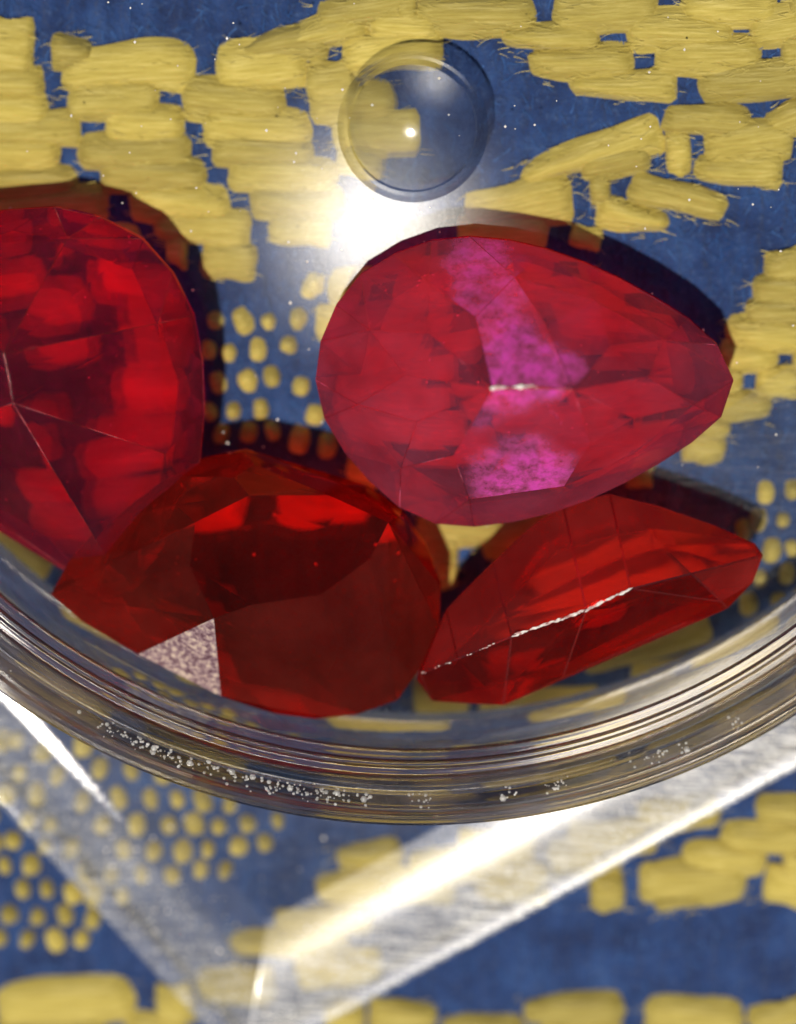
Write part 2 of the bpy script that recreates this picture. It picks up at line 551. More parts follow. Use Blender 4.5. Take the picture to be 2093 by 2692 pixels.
# under the tray wall and beyond it at the bottom
FL += cm([
    (1525, 440, 1800, 440, 46, 0, E), (1380, 550, 1800, 560, 50, 0, E), (1220, 640, 1590, 640, 55, 0, E), (1040, 740, 1510, 725, 66, -6, E),
    (850, 770, 1005, 770, 58, 0, E), (1560, 730, 1800, 760, 62, 0, E), (1640, 650, 1800, 650, 55, 0, E), (1110, 820, 1330, 790, 40, 0, (.8, .6)),
    (570, 1270, 1010, 1265, 62, -14, (.6, 1)), (1065, 1275, 1500, 1300, 60, 0, E), (-60, 1275, 240, 1290, 60, 0, (1, .6)),
    (1490, 1300, 1800, 1250, 55, 0, (.6, 1)), (240, 1345, 600, 1345, 50, 0, E), (640, 1370, 1000, 1370, 50, 0, E),
    (100, 660, 500, 660, 60, 0, (.6, 1)), (-40, 740, 320, 750, 58, 0, E), (380, 740, 700, 745, 58, 0, E), (300, 600, 640, 590, 55, 0, E),
    (680, 640, 1000, 620, 55, 0, E), (750, 560, 1150, 540, 50, 0, E), (1040, 470, 1400, 440, 48, 0, E)], 0.6437, 1000, 1850)
FL += cm([
    (-40, 1470, 590, 1430, 75, -18, E), (655, 1450, 830, 1440, 62, 0, E), (-40, 1570, 460, 1560, 55, 0, E), (520, 1550, 800, 1560, 55, 0, E),
    (1330, 960, 1700, 930, 66, 0, (.6, 1)), (960, 1190, 1500, 1180, 62, 0, (.6, 1)), (1420, 830, 1720, 800, 52, 0, (.6, 1)), (820, 1370, 1180, 1370, 72, 0, (.7, 1)),
    (1150, 1090, 1600, 1070, 52, 0, (.6, 1)), (1240, 1300, 1640, 1280, 62, 0, E), (1370, 1500, 1560, 1500, 50, 0, E)], 0.618, 0, 1750)
for x0, y0, x1, y1, h, s, t in FL:
    yarn((x0, y0), (x1, y1), h * 1.55, -s, t)

COLLECT = ([], [])
for iy in range(-16, 62):
    y = iy * 64.0
    x = -1300.0 + rnd.uniform(0, 300)
    while x < 3400:
        ln = rnd.uniform(190, 330)
        cx_, on = x + ln / 2, noise.noise(Vector((x / 620, y / 430, 4.2))) > -0.12
        if on and not (-ln / 2 - 110 < cx_ < 2203 + ln / 2 and -110 < y < 2810):
            yarn((x, y), (x + ln, y + rnd.uniform(-8, 8)), rnd.uniform(46, 54), rnd.uniform(-5, 5))
        x += ln + 34
far = link('yarn_float', mesh_from('yarn_float', COLLECT[0], COLLECT[1], True), cloth, [M_YARN])
far['kind'] = 'stuff'
COLLECT = None

DOTS = []
for ox, oy, f, pts in (
        (0, 500, .4711, [(1205, 735), (1345, 740), (1495, 740), (1655, 720), (1165, 900), (1265, 915), (1430, 900), (1595, 870), (1210, 1080), (1370, 1070),
                         (1520, 1050), (1165, 1245), (1300, 1240), (1450, 1230), (1220, 1370), (1375, 1360), (1520, 1350), (1760, 530), (1720, 560)]),
        (750, 550, .736, [(110, 265), (40, 395), (15, 490), (100, 740), (150, 850), (60, 640), (40, 830)]),
        (1050, 1250, .6143, [(1530, 200), (1650, 200), (1600, 330), (1690, 320), (1545, 450), (1660, 430), (1570, 80), (1690, 70), (1480, 240), (1440, 350), (1620, 545), (1500, 560)]),
        (0, 1750, .618, [(55, 755), (10, 860), (125, 860), (85, 960), (190, 960), (300, 980), (35, 1070), (155, 1080), (275, 1075), (390, 1090), (-10, 1170), (110, 1175),
                         (225, 1180), (340, 1175), (345, 350), (240, 480), (420, 450), (555, 455), (345, 590), (500, 575), (635, 575), (750, 580), (860, 585), (970, 600), (435, 690),
                         (575, 690), (710, 690), (825, 685), (930, 695), (1045, 685), (1180, 670), (525, 795), (650, 800), (770, 800), (885, 790), (1010, 780),
                         (1125, 765), (725, 905), (845, 880), (960, 880), (200, 690), (70, 330), (110, 670), (190, 780), (300, 790), (355, 900), (470, 900), (600, 900), (80, 470), (150, 560),
                         (20, 560), (-40, 650), (-30, 760), (0, 330), (170, 380), (520, 990), (400, 990), (640, 380), (780, 470), (690, 480), (560, 340), (470, 300), (880, 490)])):
    DOTS += [(ox + f * x, oy + f * y) for x, y in pts]


def dot_mesh(k):
    r = random.Random(k)
    verts, faces = [(0, 0, 0.062)], []
    n = 10
    for ri, (rr, zz) in enumerate(((0.55, 0.052), (1.0, -0.012))):
        for i in range(n):
            a = 2 * math.pi * i / n
            q = 1 + 0.10 * r.uniform(-1, 1)
            sx, sy = abs(math.cos(a)) ** 0.8, abs(math.sin(a)) ** 0.8
            verts.append((math.copysign(sx, math.cos(a)) * 0.026 * rr * q, math.copysign(sy, math.sin(a)) * 0.035 * rr * q, zz))
    for i in range(n):
        j = (i + 1) % n
        faces.append((0, 1 + i, 1 + j))
        faces.append((1 + i, 1 + n + i, 1 + n + j, 1 + j))
    me = mesh_from('woven_dot', verts, faces, True)
    me.materials.append(M_YARN)
    return me


dms = [dot_mesh(k) for k in range(4)]
for x, y in DOTS:
    o = link('woven_dot', dms[rnd.randrange(4)], cloth)
    p = at(x, y, 0.03)
    o.location = (p.x, p.y, 0)
    s = rnd.uniform(0.85, 1.3)
    o.location.x += rnd.uniform(-.004, .004)
    o.scale = (s, s * rnd.uniform(0.8, 1.1), rnd.uniform(0.6, 0.9))
    o.rotation_euler = (rnd.uniform(-.1, .1), rnd.uniform(-.1, .1), rnd.uniform(-0.35, 0.35))

def mat_fuzz(name, a, b):
    t = NT(name)
    n1 = t.noise(t.tex('Object'), 9, 3, 0.6)
    return t.done(t.bsdf('ShaderNodeBsdfDiffuse', t.ramp(n1, [(0.3, a), (0.7, b)])))


fz = link('yarn_fuzz', mesh_from('yarn_fuzz', FUZZ, FUZZ_F), cloth, [mat_fuzz('yellow_fuzz', (0.34, 0.26, 0.05), (0.60, 0.50, 0.16))])
fz['kind'] = 'stuff'
vb, fb = [], []
for i in range(5200):
    p = at(rnd.uniform(-80, 2170), rnd.uniform(-80, 2770), 0.0)
    hair(Vector((p.x, p.y, 0.0005)), rnd.gauss(1.5, 0.7) + rnd.choice((0, math.pi)), rnd.uniform(0.02, 0.06), rnd.uniform(0.0008, 0.0024), rnd.uniform(0.004, 0.012), vb, fb)
bf = link('cloth_fuzz', mesh_from('cloth_fuzz', vb, fb), cloth, [mat_fuzz('blue_fuzz', (0.014, 0.045, 0.16), (0.06, 0.13, 0.32))])
bf['kind'] = 'stuff'

# ---------------------------------------------------------------- round dish
DC = at(1085, 335, ZF)                                  # dimple = middle of the dish
RO = (at(1010, 2178, 0.74) - Vector((DC.x, DC.y, 0.74))).length
RI = (at(1000, 1895, ZF) - DC).length
RT = (at(1010, 2035, 0.70) - Vector((DC.x, DC.y, 0.70))).length


def lathe(name, prof, seg=192, closed=True, parent=None, mat=None, sharp=0.45):
    verts, faces = [], []
    n = len(prof)
    for i in range(seg):
        a = 2 * math.pi * i / seg
        for k, (r, z) in enumerate(prof):
            verts.append((r * math.cos(a), r * math.sin(a), z))
    m = n if closed else n - 1
    for i in range(seg):
        i2 = (i + 1) % seg
        for k in range(m):
            k2 = (k + 1) % n
            faces.append((i * n + k, i2 * n + k, i2 * n + k2, i * n + k2))
    me = mesh_from(name, verts, faces, True)
    bm = bmesh.new()
    bm.from_mesh(me)
    bmesh.ops.recalc_face_normals(bm, faces=bm.faces)
    if not closed and sum(f.normal.z for f in bm.faces) < 0:
        bmesh.ops.reverse_faces(bm, faces=bm.faces)
    for e in bm.edges:
        if len(e.link_faces) == 2 and e.calc_face_angle(0) > sharp:
            e.smooth = False
    bm.to_mesh(me)
    bm.free()
    return link(name, me, parent, [mat])


dish = empty('round_dish', (DC.x, DC.y, 0.105))
tag(dish, 'round clear plastic dish holding four red gems, standing in the square tray', 'dish')
z0 = 0.105
wall_prof = [(RI, 0.005), (RO - 0.03, 0.005), (RO - 0.012, 0.03), (RO - 0.010, 0.52), (RO - 0.003, 0.55), (RO, 0.57), (RO, 0.605), (RO - 0.004, 0.617), (RO - 0.012, 0.624),
             (RO - 0.024, 0.626), (RO - 0.036, 0.622), (RO - 0.046, 0.610), (RO - 0.058, 0.604), (RO - 0.085, 0.604), (RO - 0.097, 0.612), (RO - 0.105, 0.624), (RO - 0.118, 0.628),
             (RT + 0.02, 0.632), (RT + 0.008, 0.628), (RT + 0.002, 0.618)]
nr = 5
for k in range(nr):                                   # fine turning steps down the inner wall
    z_ = 0.60 - k * 0.045
    r_ = RT - 0.002 - k * 0.0028
    wall_prof += [(r_, z_), (r_ - 0.0035 * (1 + (k * 7) % 3) / 2, z_ - 0.010), (r_ - 0.001, z_ - 0.018)]
wall_prof += [(RT - 0.028, 0.19), (RI + 0.02, 0.14), (RI + 0.008, 0.11), (RI, 0.097)]
wall = lathe('wall', wall_prof, 256, True, dish, M_WALL)
lathe('floor', [(0.0005, 0.097), (RI * 0.5, 0.095), (RI - 0.002, 0.093)], 96, False, dish, M_FLOOR)
DR = 0.176
dome = lathe('moulded_dimple', [(DR + 0.036, 0.0955), (DR + 0.026, 0.1025), (DR + 0.016, 0.1065), (DR + 0.006, 0.1045), (DR, 0.0985)] +
             [(DR * k, 0.0985 + 0.034 * (1 - k * k)) for k in (0.95, 0.88, 0.8, 0.7, 0.6, 0.5, 0.4, 0.3, 0.2, 0.1, 0.003)],
             96, False, dish, M_DOME, 0.2)
# beads in the rim groove, whitened and clustered to paint its sparkle
vb, fb = [], []
for i in range(2600):
    a = rnd.uniform(0, 2 * math.pi)
    q = ((a + math.pi / 2 + math.pi) % (2 * math.pi)) - math.pi          # angle from the near side
    dens = noise.noise(Vector((a * 16, 3.3, 0))) + 0.35 * noise.noise(Vector((a * 60, 1.3, 0)))
    lim = -0.30 if -0.52 < q < -0.05 else 0.12 if -0.05 <= q < 0.25 else 0.34
    if dens < lim:
        continue
    r = RO - 0.072 + rnd.gauss(0, 0.011)
    s = rnd.uniform(0.0018, 0.0052) * (2.0 if rnd.random() < 0.12 else 1.0)
    c = Vector((r * math.cos(a), r * math.sin(a), 0.604 + abs(r - RO + 0.072) * 0.3))
    b0 = len(vb)
    vb.append(c + Vector((0, 0, s)))
    for lv, (q, zz) in enumerate(((0.75, 0.65), (1.0, 0.0))):
        for k in range(6):
            t = k * math.pi / 3
            vb.append(c + Vector((q * s * math.cos(t), q * s * math.sin(t), zz * s)))
    for k in range(6):
        k2 = (k + 1) % 6
        fb.append((b0, b0 + 1 + k, b0 + 1 + k2))
        fb.append((b0 + 1 + k, b0 + 7 + k, b0 + 7 + k2, b0 + 1 + k2))
M_BEAD = mat_scratched('rim_bead_glints', 0, 0.3, 0.1, 0.5, 0.5, 0.6, 0.25)
bead = link('rim_bead_glints', mesh_from('rim_bead_glints', vb, fb, True), dish, [M_BEAD])
bead['kind'] = 'stuff'

# ---------------------------------------------------------------- square tray
ZR = 0.128
C0 = at(640, 2812, ZR)                        # near corner of the rim
L1, L2 = at(0, 2115, ZR), at(2093, 2024, ZR)
dl, dr_ = (L1 - C0).normalized(), (L2 - C0).normalized()
side = 4.75
corners = [C0, C0 + dr_ * side, C0 + dr_ * side + dl * side, C0 + dl * side]
cen = (corners[0] + corners[2]) / 2
tray = empty('square_tray', (cen.x, cen.y, 0.0))
tag(tray, 'square clear plastic tray with scratched upturned edges under the round dish', 'tray')
angR = math.atan2(dr_.y, dr_.x)
angL = math.atan2(dl.y, dl.x)


def loop(inset, z, rad, seg=6):
    """rounded quadrilateral, inset from the rim"""
    pts = []
    n = 4
    ins = []
    for i in range(n):
        p, q, s = corners[i - 1], corners[i], corners[(i + 1) % n]
        e1, e2 = (q - p).normalized(), (s - q).normalized()
        n1, n2 = Vector((-e1.y, e1.x, 0)), Vector((-e2.y, e2.x, 0))
        k = inset / (1 + n1.dot(n2))
        ins.append(q + (n1 + n2) * k)
    for i in range(n):
        p, q, s = ins[i - 1], ins[i], ins[(i + 1) % n]
        e1, e2 = (p - q).normalized(), (s - q).normalized()
        half = math.acos(max(-1, min(1, e1.dot(e2)))) / 2
        t = rad / math.tan(half)
        a, b = q + e1 * t, q + e2 * t
        for k in range(seg + 1):
            u = k / seg
            pts.append(a * (1 - u) ** 2 + q * 2 * u * (1 - u) + b * u * u)
    return [Vector((p.x - cen.x, p.y - cen.y, z)) for p in pts]


def strip(name, loops, mat, parent, cap=False, sel=None, smooth=True):
    n = len(loops[0])
    verts, faces = [], []
    for lp in loops:
        verts += lp
    for i in range(len(loops) - 1):
        for k in range(n):
            k2 = (k + 1) % n
            if sel and not sel(k):
                continue
            faces.append((i * n + k, i * n + k2, (i + 1) * n + k2, (i + 1) * n + k))
    if cap:
        faces.append(tuple((len(loops) - 1) * n + k for k in range(n)))
    me = mesh_from(name, verts, faces, smooth)
    bm = bmesh.new()
    bm.from_mesh(me)
    bmesh.ops.delete(bm, geom=[v for v in bm.verts if not v.link_faces], context='VERTS')
    bm.to_mesh(me)
    bm.free()
    return link(name, me, parent, [mat])


M_TR = mat_scratched('scratched_acrylic_right', -angR, 0.19, 0.07, 0.80, 0.5, 0.7, 0.10, True)
M_TL = mat_scratched('scratched_acrylic_left', -angL, 0.095, 0.03, 0.34, 0.12, 0.45, 0.08, True)
M_TF = mat_scratched('scratched_acrylic_floor', -angR, 0.04, 0.004, 0.05, 0.03, 0.05)
# floor rises into the walls in a wide fillet, steeper towards the rim
prof_in = [(0.0, ZR - 0.003), (0.006, ZR + 0.001), (0.016, ZR), (0.05, 0.1205), (0.10, 0.1085), (0.14, 0.0985), (0.17, 0.0918), (0.20, 0.0866), (0.225, 0.0833),
           (0.25, 0.0809), (0.28, 0.0790), (0.32, 0.0782), (0.36, 0.078)]
SEG = 6
N = 4 * (SEG + 1)


def side_sel(i):
    # faces from the middle of corner i to the middle of corner i+1
    s = i * (SEG + 1) + SEG // 2
    rng = {(s + k) % N for k in range(SEG + 1)}
    return lambda k: k in rng


wl = [loop(i, z, 0.015, SEG) for i, z in prof_in]
for i, m in enumerate((M_TR, M_TL, M_TR, M_TL)):
    strip('tray_wall', wl, m, tray, False, side_sel(i))
out_l = [loop(i, z, 0.015, SEG) for i, z in ((-0.001, ZR - 0.004), (0.0, ZR - 0.02), (0.015, 0.06), (0.04, 0.02), (0.08, 0.012))]
strip('outer_face', out_l, M_TF, tray)
lf = loop(0.36, 0.078, 0.015, SEG)
dcl = Vector((DC.x - cen.x, DC.y - cen.y, 0))
cir = []
for p in lf:
    d = Vector((p.x - dcl.x, p.y - dcl.y, 0))
    q = dcl + d.normalized() * min(RI, d.length * 0.97)
    cir.append(Vector((q.x, q.y, 0.078)))
strip('floor', [lf, cir], M_TF, tray)


# ---------------------------------------------------------------- gems
def hull(points):
    bm = bmesh.new()
    for p in points:
        bm.verts.new(p)
    r = bmesh.ops.convex_hull(bm, input=bm.verts, use_existing_faces=False)
    bmesh.ops.delete(bm, geom=[v for v in bm.verts if not v.link_faces], context='VERTS')
    bmesh.ops.dissolve_limit(bm, angle_limit=math.radians(2.5), verts=bm.verts, edges=bm.edges)
    bmesh.ops.recalc_face_normals(bm, faces=bm.faces)
    return bm


def gem(name, pts, label, mat, worn, split, origin, bev=0.0022, back=None, under=('table', 'crown', 'girdle'), special={}):
    """convex cut stone; split(face) -> part name"""
    root = empty(name, origin)
    tag(root, label, 'gem', 'red cut gems in the round dish')
    bm = hull([p - origin for p in pts])
    nb = set(bm.faces)
    lay = bm.faces.layers.int.new('part')
    parts = []
    for f in bm.faces:
        nm = split(f, f.calc_center_median() + origin)
        if nm not in parts:
            parts.append(nm)
        f[lay] = parts.index(nm)
    for e in bm.edges:
        e.smooth = False
    sharp = [e for e in bm.edges if len(e.link_faces) == 2 and e.calc_face_angle(0) > math.radians(9)]
    if bev > 0:
        bmesh.ops.bevel(bm, geom=sharp, offset=bev, offset_type='OFFSET', segments=1, profile=0.5, affect='EDGES', clamp_overlap=True, material=1)
    bmesh.ops.recalc_face_normals(bm, faces=bm.faces)
    for i, nm in enumerate(parts):
        b2 = bm.copy()
        l2 = b2.faces.layers.int['part']
        bmesh.ops.delete(b2, geom=[f for f in b2.faces if f[l2] != i], context='FACES')
        me = bpy.data.meshes.new(nm)
        b2.to_mesh(me)
        b2.free()
        if nm == 'rough_glint_facet':
            o = link(nm, me, root, [M_GLINT, worn])
            o['label'] = 'rough facet with a pale sky reflection painted in'
        elif nm == 'sheen_facet':
            o = link(nm, me, root, [PINK_SHEEN, worn])
            o['label'] = 'facets with a bright magenta sheen painted in'
        else:
            o = link(nm, me, root, [special.get(nm) or ((back or mat) if nm in under else mat), worn])
    bm.free()
    return root


def conv(l, f, ox, oy):
    return [(ox + f * x, oy + f * y) for x, y in l]


def resample(poly, n):
    """even points along a closed polyline, Catmull-smoothed"""
    P = [Vector((x, y)) for x, y in poly]
    m = len(P)
    dense = []
    for i in range(m):
        a, b, c, d = P[i - 1], P[i], P[(i + 1) % m], P[(i + 2) % m]
        for k in range(12):
            t = k / 12
            dense.append(0.5 * ((2 * b) + (c - a) * t + (2 * a - 5 * b + 4 * c - d) * t * t + (3 * b - a - 3 * c + d) * t ** 3))
    L = [0]
    for i in range(len(dense)):
        L.append(L[-1] + (dense[(i + 1) % len(dense)] - dense[i]).length)
    out = []
    j = 0
    for i in range(n):
        s = L[-1] * i / n
        while L[j + 1] < s:
            j += 1
        t = (s - L[j]) / max(1e-9, L[j + 1] - L[j])
        out.append(dense[j].lerp(dense[(j + 1) % len(dense)], t))
    return out


def pear_up(outline, culets, zg, ztop, ng, nm, mid, midz, tbl, phase=0.0, girdle=0.03, second=None):
    """stone lying on its table, pavilion upwards; all heights in cm"""
    pts = []
    c = sum((Vector(p) for p in culets), Vector((0, 0))) / len(culets)
    ol = resample(outline, ng)
    for p in ol:
        g = at(p.x, p.y, zg + girdle)
        pts.append(g)
        pts.append(Vector((g.x, g.y, zg)))
    cc = sum(ol, Vector((0, 0))) / ng
    ccw = at(cc.x, cc.y, zg)
    for p in resample(outline, nm):
        g = at(p.x, p.y, zg)
        k = ccw.lerp(g, tbl)
        pts.append(Vector((k.x, k.y, ZF + 0.003)))
    cw = [at(x, y, ztop) for x, y in culets]
    ol2 = resample(outline, nm * 4)
    for i in range(nm):
        p = ol2[int(i * 4 + phase * 4) % (nm * 4)]
        g = at(p.x, p.y, zg + girdle)
        cu = min(cw, key=lambda q: (q - g).length)
        k = g.lerp(cu, mid)
        k.z = zg + girdle + (ztop - zg - girdle) * midz
        pts.append(k)
        if second:
            p = ol2[int(i * 4 + phase * 4 + 2) % (nm * 4)]
            g = at(p.x, p.y, zg + girdle)
            k = g.lerp(min(cw, key=lambda q: (q - g).length), second[0])
            k.z = zg + girdle + (ztop - zg - girdle) * second[1]
            pts.append(k)
    pts += cw
    return pts


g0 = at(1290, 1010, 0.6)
SHEEN = ((0.82, 0.09, 0.54), [(at(x, y, 0.6).x - g0.x, at(x, y, 0.6).y - g0.y, rr, amp) for x, y, rr, amp in (
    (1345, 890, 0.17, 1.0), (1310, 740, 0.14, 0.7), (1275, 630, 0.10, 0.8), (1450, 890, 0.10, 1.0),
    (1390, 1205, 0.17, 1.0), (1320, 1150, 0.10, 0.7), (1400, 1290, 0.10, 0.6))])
PINK = mat_gem('pink_red_stone', (0.96, 0.17, 0.32), (0.95, 0.14, 0.26), (0.72, 0.14, 0.25), 1.49, 0.14, 0.17)
PINK_SHEEN = mat_gem('magenta_sheen_facet', (0.96, 0.17, 0.40), (0.95, 0.14, 0.26), (0.72, 0.15, 0.30), 1.49, 0.14, 0.16, SHEEN)
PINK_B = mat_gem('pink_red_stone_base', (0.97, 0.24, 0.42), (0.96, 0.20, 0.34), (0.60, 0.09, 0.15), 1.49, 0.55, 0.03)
RUBY = mat_gem('ruby_red_stone', (0.94, 0.17, 0.36), (0.95, 0.16, 0.30), (0.60, 0.10, 0.17), 1.49, 0.09, 0.055)
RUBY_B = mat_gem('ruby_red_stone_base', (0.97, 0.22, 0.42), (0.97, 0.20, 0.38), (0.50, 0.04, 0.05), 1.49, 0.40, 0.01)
DARK = mat_gem('deep_red_stone', (0.96, 0.16, 0.12), (0.86, 0.12, 0.10), (0.62, 0.08, 0.055), 1.54, 0.06, 0.085)
DARK_T = mat_gem('deep_red_stone_table', (0.96, 0.16, 0.12), (0.86, 0.12, 0.10), (0.45, 0.06, 0.045), 1.54, 0.03, 0.035)
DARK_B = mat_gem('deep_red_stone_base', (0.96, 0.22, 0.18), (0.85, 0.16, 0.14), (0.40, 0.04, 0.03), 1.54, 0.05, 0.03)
BRIGHT = mat_gem('scarlet_stone', (0.94, 0.11, 0.10), (0.92, 0.09, 0.08), (0.55, 0.06, 0.055), 1.49, 0.05, 0.24)
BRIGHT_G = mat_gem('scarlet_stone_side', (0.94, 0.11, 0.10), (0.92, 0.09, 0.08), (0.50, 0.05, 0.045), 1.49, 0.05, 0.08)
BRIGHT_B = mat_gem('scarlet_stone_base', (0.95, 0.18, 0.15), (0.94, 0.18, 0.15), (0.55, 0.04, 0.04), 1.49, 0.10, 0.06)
WORN_P = mat_worn('pink_worn_edge', (0.72, 0.10, 0.22), 0.58, 0.70)
WORN_R = mat_worn('red_worn_edge', (0.55, 0.05, 0.07), 0.50, 0.68)
WORN_D = mat_worn('dark_worn_edge', (0.40, 0.04, 0.04), 0.72, 0.9)
WORN_S = mat_worn('scarlet_worn_edge', (0.60, 0.06, 0.06), 0.66, 0.8)

# 1 pink-red pear, point to the right, lying on its table
o1 = conv([(108, 610), (130, 460), (230, 270), (400, 155), (600, 100), (820, 115), (1000, 165), (1200, 250), (1400, 365), (1520, 455), (1590, 570), (1600, 650),
           (1560, 740), (1430, 850), (1200, 985), (1000, 1070), (800, 1120), (600, 1135), (450, 1090), (330, 1000), (220, 880), (140, 750)], .736, 750, 550)
cul1 = conv([(740, 640), (890, 630), (1030, 645)], .736, 750, 550)
p1 = pear_up(o1, cul1, 0.305, 0.72, 28, 11, 0.52, 0.64, 0.62, 0.3, second=(0.24, 0.37))


SHEEN_FACETS = [(at(1345, 880, 0.62), 0.10), (at(1310, 720, 0.52), 0.10), (at(1385, 1190, 0.52), 0.17), (at(1470, 900, 0.62), 0.08), (at(1270, 640, 0.42), 0.09)]


def split_up(f, c):
    if f.normal.z > 0.25:
        return 'sheen_facet' if f.calc_area() < 0.12 and any((c - q).xy.length < r_ for q, r_ in SHEEN_FACETS) else 'pavilion'
    if f.normal.z < -0.97:
        return 'table'
    if f.normal.z < -0.12:
        return 'crown'
    return 'girdle'


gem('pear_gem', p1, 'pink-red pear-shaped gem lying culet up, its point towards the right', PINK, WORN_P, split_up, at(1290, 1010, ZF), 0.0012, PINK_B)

# 2 ruby gem cut off by the left border
o0 = [(20, 552), (130, 543), (230, 560), (330, 600), (410, 660), (470, 745), (513, 840), (532, 950), (538, 1050), (530, 1150), (520, 1260), (490, 1380), (420, 1490),
      (300, 1570), (180, 1500), (60, 1410), (-80, 1330), (-260, 1240), (-430, 1120), (-490, 980), (-450, 800), (-330, 660), (-160, 580)]
cul0 = [(22, 980), (34, 1060), (10, 930)]
p0 = pear_up(o0, cul0, 0.295, 0.70, 26, 8, 0.18, 0.27, 0.74, 0.5)
gem('oval_gem', p0, 'ruby-red gem cut off by the left border, faceted point up', RUBY, WORN_R, split_up, at(20, 1010, ZF), 0.0026, RUBY_B)


# 3 dark red oval gem, table up, leaning against the near wall
def tilt_plane(pa, pb, pc):
    """height as a linear function of the picture position, from three (px,py,z)"""
    import numpy as np
    A = np.array([[p[0], p[1], 1.0] for p in (pa, pb, pc)])
    k = np.linalg.solve(A, np.array([p[2] for p in (pa, pb, pc)]))
    return lambda x, y: float(k[0] * x + k[1] * y + k[2])


o2 = conv([(50, 610), (95, 520), (200, 370), (370, 215), (500, 130), (640, 85), (790, 50), (940, 110), (1200, 165), (1350, 235), (1430, 310), (1510, 430), (1560, 560), (1572, 690),
           (1510, 850), (1430, 990), (1330, 1050), (1150, 1090), (950, 1080), (700, 1000), (500, 890), (300, 780), (130, 690)], .677, 100, 1150)
zg2 = tilt_plane((650, 1185, 0.285), (640, 1880, 0.40), (140, 1560, 0.40))
p2 = []
for p in resample(o2, 24):
    z = zg2(p.x, p.y)
    g = at(p.x, p.y, z)
    p2 += [g, Vector((g.x, g.y, z - 0.03))]
tb2 = conv([(610, 330), (820, 225), (1130, 225), (1360, 330), (1290, 470), (1100, 610), (830, 650), (590, 500)], .677, 100, 1150)
for x, y in tb2:
    p2.append(at(x, y, zg2(x, y) + 0.20))
# crown middle ring incl. the corners of the painted glint triangle
tc2 = sum((Vector(p) for p in tb2), Vector((0, 0))) / len(tb2)


def ray_cross(poly, c, ang):
    """distance from c to a polygon along an angle"""
    d = Vector((math.cos(ang), math.sin(ang)))
    best = None
    for i in range(len(poly)):
        a_, b_ = Vector(poly[i]) - c, Vector(poly[(i + 1) % len(poly)]) - c
        e = b_ - a_
        den = d.x * e.y - d.y * e.x
        if abs(den) < 1e-9:
            continue
        t_ = (a_.x * e.y - a_.y * e.x) / den
        u_ = (a_.x * d.y - a_.y * d.x) / den
        if t_ > 0 and -1e-6 <= u_ <= 1 + 1e-6 and (best is None or t_ > best):
            best = t_
    return best


for deg in (-160, -128, -95, -62, -30, 2, 33, 62, 88, 178):
    an = math.radians(deg)
    r0, r1 = ray_cross(tb2, tc2, an), ray_cross(o2, tc2, an)
    q = tc2 + Vector((math.cos(an), math.sin(an))) * (r0 + (r1 - r0) * 0.46)
    p2.append(at(q.x, q.y, zg2(q.x, q.y) + 0.135))
for deg in (-144, -112, -78, -46, -14, 18, 48, 76):
    an = math.radians(deg)
    r0, r1 = ray_cross(tb2, tc2, an), ray_cross(o2, tc2, an)
    q = tc2 + Vector((math.cos(an), math.sin(an))) * (r0 + (r1 - r0) * 0.74)
    p2.append(at(q.x, q.y, zg2(q.x, q.y) + 0.084))
TRI = []
for x, y, dz in ((388, 842, 0.022), (683, 702, .178), (711, 1006, 0.022)):
    X, Y = 100 + .677 * x, 1150 + .677 * y
    TRI.append(at(X, Y, zg2(X, Y) + dz))
p2 += TRI
ftc = sum(TRI, Vector()) / 3
for i, p in enumerate(resample(o2, 13)):
    q = Vector((600, 1540)).lerp(p, 0.66)
    p2.append(at(q.x, q.y, max(ZF + 0.012, zg2(q.x, q.y) - 0.03 - 0.075)))
for i, p in enumerate(resample(o2, 9)):
    q = Vector((600, 1530)).lerp(p, 0.36)
    p2.append(at(q.x, q.y, max(ZF + 0.006, zg2(q.x, q.y) - 0.03 - 0.125)))
cx2 = at(600, 1500, 0.203)
for dx, dy in ((-0.30, 0.02), (0.25, 0.03), (0.0, -0.1)):
    p2.append(cx2 + Vector((dx, dy, 0)))


def split_down(f, c):
    if f.normal.z > 0.965 and c.z > 0.48:
        return 'table'
    if f.normal.z > 0.2:
        return 'crown'
    if f.normal.z < -0.2:
        return 'pavilion'
    return 'girdle'


def split2(f, c):
    if (c - ftc).length < 0.03:
        return 'rough_glint_facet'
    return split_down(f, c)


gem('oval_gem', p2, 'dark red oval gem with a grey triangle of painted glint, lowest at the left of the dish', DARK, WORN_D, split2, at(600, 1540, ZF), 0.0, DARK_B, ('pavilion',), {'table': DARK_T})

# 4 scarlet gem on its side
up4 = conv([(70, 870), (200, 570), (400, 370), (580, 200), (700, 125), (900, 75), (1100, 125), (1350, 210), (1525, 290), (1560, 340)], .6143, 1050, 1250)
rg4 = conv([(90, 850), (250, 785), (480, 690), (800, 575), (990, 485), (1250, 420), (1380, 540)], .6143, 1050, 1250)
lo4 = conv([(140, 968), (300, 975), (445, 985), (700, 865), (950, 735), (1200, 640), (1405, 572), (1515, 460)], .6143, 1050, 1250)
p4 = []
for i, (x, y) in enumerate(up4):
    p4.append(at(x, y, 0.30 if 2 < i < 9 else 0.34))
for i, (x, y) in enumerate(rg4):
    z = (0.40, 0.50, 0.58, 0.62, 0.60, 0.52, 0.42)[i]
    p4.append(at(x, y, z))
for i, (x, y) in enumerate(lo4):
    z = (0.33, 0.36, 0.40, 0.44, 0.44, 0.42, 0.38, 0.34)[i]
    p4.append(at(x, y, z))
for x, y in ((1350, 1700), (1500, 1620), (1700, 1520), (1500, 1500), (1700, 1450)):
    p4.append(at(x, y, ZF + 0.004))


def split4(f, c):
    if f.normal.z < -0.1:
        return 'pavilion'
    if f.normal.y < -0.35:
        return 'girdle'
    return 'crown'


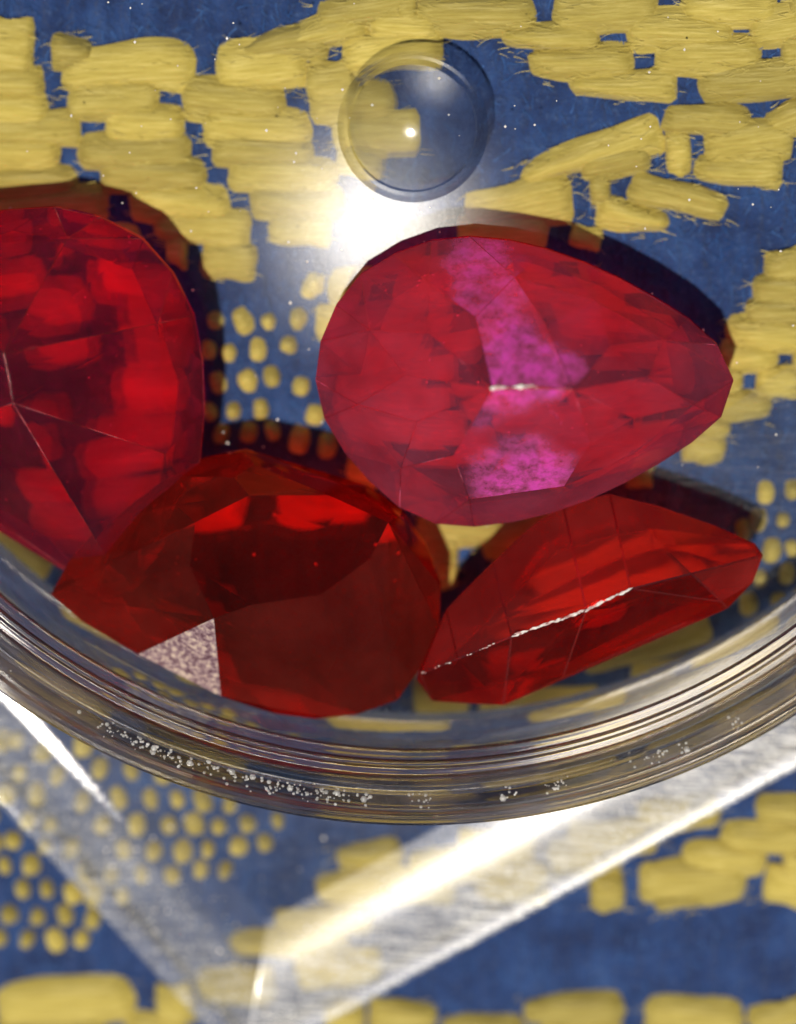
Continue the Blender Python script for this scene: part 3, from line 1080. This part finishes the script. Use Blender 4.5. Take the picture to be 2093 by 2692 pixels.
g4 = gem('pear_gem', p4, 'scarlet gem lying on its side under the pink pear, by the right wall', BRIGHT, WORN_S, split4, at(1550, 1560, ZF), 0.005, BRIGHT_B, ('pavilion',), {'girdle': BRIGHT_G})


def mat_chip_highlight():
    t = NT('white_chip_highlight')
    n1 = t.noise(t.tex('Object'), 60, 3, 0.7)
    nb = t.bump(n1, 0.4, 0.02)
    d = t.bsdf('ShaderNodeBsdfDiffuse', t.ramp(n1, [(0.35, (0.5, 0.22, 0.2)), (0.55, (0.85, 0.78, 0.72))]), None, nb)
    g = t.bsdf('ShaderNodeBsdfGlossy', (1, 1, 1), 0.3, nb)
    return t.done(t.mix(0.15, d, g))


def pale_flakes(name, path, hw, parent, n=40):
    """a broken row of tiny flattened flakes along a worn edge or in place of a highlight"""
    vb, fb = [], []
    L = [(path[i + 1] - path[i]).length for i in range(len(path) - 1)]
    T = sum(L)
    for i in range(n):
        s = rnd.random() * T
        k = 0
        while s > L[k]:
            s -= L[k]
            k += 1
        d = (path[k + 1] - path[k]).normalized()
        c = path[k] + d * s + Vector((rnd.gauss(0, 1), rnd.gauss(0, 1), 0.3)) * hw * 0.4 - parent.location
        sd = d.cross(Vector((0, 0, 1))).normalized()
        l, w, h = hw * rnd.uniform(0.8, 3.0), hw * rnd.uniform(0.35, 0.8), hw * rnd.uniform(0.4, 0.8)
        b0 = len(vb)
        vb += [c + d * l, c + sd * w, c - d * l, c - sd * w, c + Vector((0, 0, h)), c - Vector((0, 0, h))]
        for a in range(4):
            fb += [(b0 + a, b0 + (a + 1) % 4, b0 + 4), (b0 + (a + 1) % 4, b0 + a, b0 + 5)]
    o = link(name, mesh_from(name, vb, fb), parent, [M_CHIP_HIGHLIGHT])
    o['kind'] = 'stuff'
    return o


M_CHIP_HIGHLIGHT = mat_chip_highlight()
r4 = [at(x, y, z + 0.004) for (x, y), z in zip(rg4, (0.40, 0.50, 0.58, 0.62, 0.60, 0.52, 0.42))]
pale_flakes('ridge_highlight', r4[2:5], 0.0046, g4, 90)  # white flakes stand in for the bright highlight along the ridge
pale_flakes('ridge_highlight', r4[0:3], 0.003, g4, 16)
g1 = [o for o in COL.objects if o.name == 'pear_gem'][0]
c1w = [at(x, y, 0.723) for x, y in cul1]
pale_flakes('worn_culet', c1w[:2], 0.006, g1, 16)
pale_flakes('worn_culet', [c1w[1], at(1480, 1110, 0.62)], 0.005, g1, 20)

# ---------------------------------------------------------------- dust, with glints painted as white grains
vb, fb = [], []


def grain(c, s):
    b0 = len(vb)
    for sx, sy, sz in ((1, 0, 0), (0, 1, 0), (-1, 0, 0), (0, -1, 0), (0, 0, 1), (0, 0, -1)):
        vb.append(c + Vector((sx * s * rnd.uniform(.6, 1.4), sy * s * rnd.uniform(.6, 1.4), sz * s * 0.6)))
    for a in range(4):
        fb.extend([(b0 + a, b0 + (a + 1) % 4, b0 + 4), (b0 + (a + 1) % 4, b0 + a, b0 + 5)])


for i in range(1500):
    px, py = rnd.uniform(-40, 2100), rnd.uniform(1850, 2690)
    p = at(px, py, 0.085)
    q = Vector((p.x, p.y, 0))
    # inside the tray rim and outside the dish only
    e = [(corners[(k + 1) % 4] - corners[k]).normalized() for k in range(4)]
    ins = min((q - Vector((corners[k].x, corners[k].y, 0))).dot(Vector((-e[k].y, e[k].x, 0))) for k in range(4))
    if ins < 0.02 or (ins > 0.30 and rnd.random() < 0.8) or (q - Vector((DC.x, DC.y, 0))).length < RO + 0.01:
        continue
    z = next((z1 + (z0_ - z1) * (i1 - ins) / (i1 - i0) for (i0, z0_), (i1, z1) in zip(prof_in, prof_in[1:]) if i0 <= ins <= i1), 0.078)
    grain(Vector((p.x, p.y, z + 0.002)), rnd.choice((0.002, 0.0025, 0.0025, 0.003, 0.0035, 0.0055)))
d1 = link('dust_glint_specks', mesh_from('dust_glint_specks', vb, fb), None, [M_DUST_GLINT])
tag(d1, 'pale dust specks and painted glints scattered over the corner of the square tray', 'dust', None, 'stuff')
vb, fb = [], []
for i in range(170):
    px, py = rnd.uniform(0, 2093), rnd.uniform(0, 1500)
    p = at(px, py, ZF)
    grain(Vector((p.x, p.y, 0.105 + 0.096)), rnd.choice((0.002, 0.0025, 0.003, 0.0045)))
d2 = link('dust_glint_specks', mesh_from('dust_glint_specks', vb, fb), None, [M_DUST_GLINT])
tag(d2, 'pale dust specks and painted glints scattered over the floor of the round dish', 'dust', None, 'stuff')
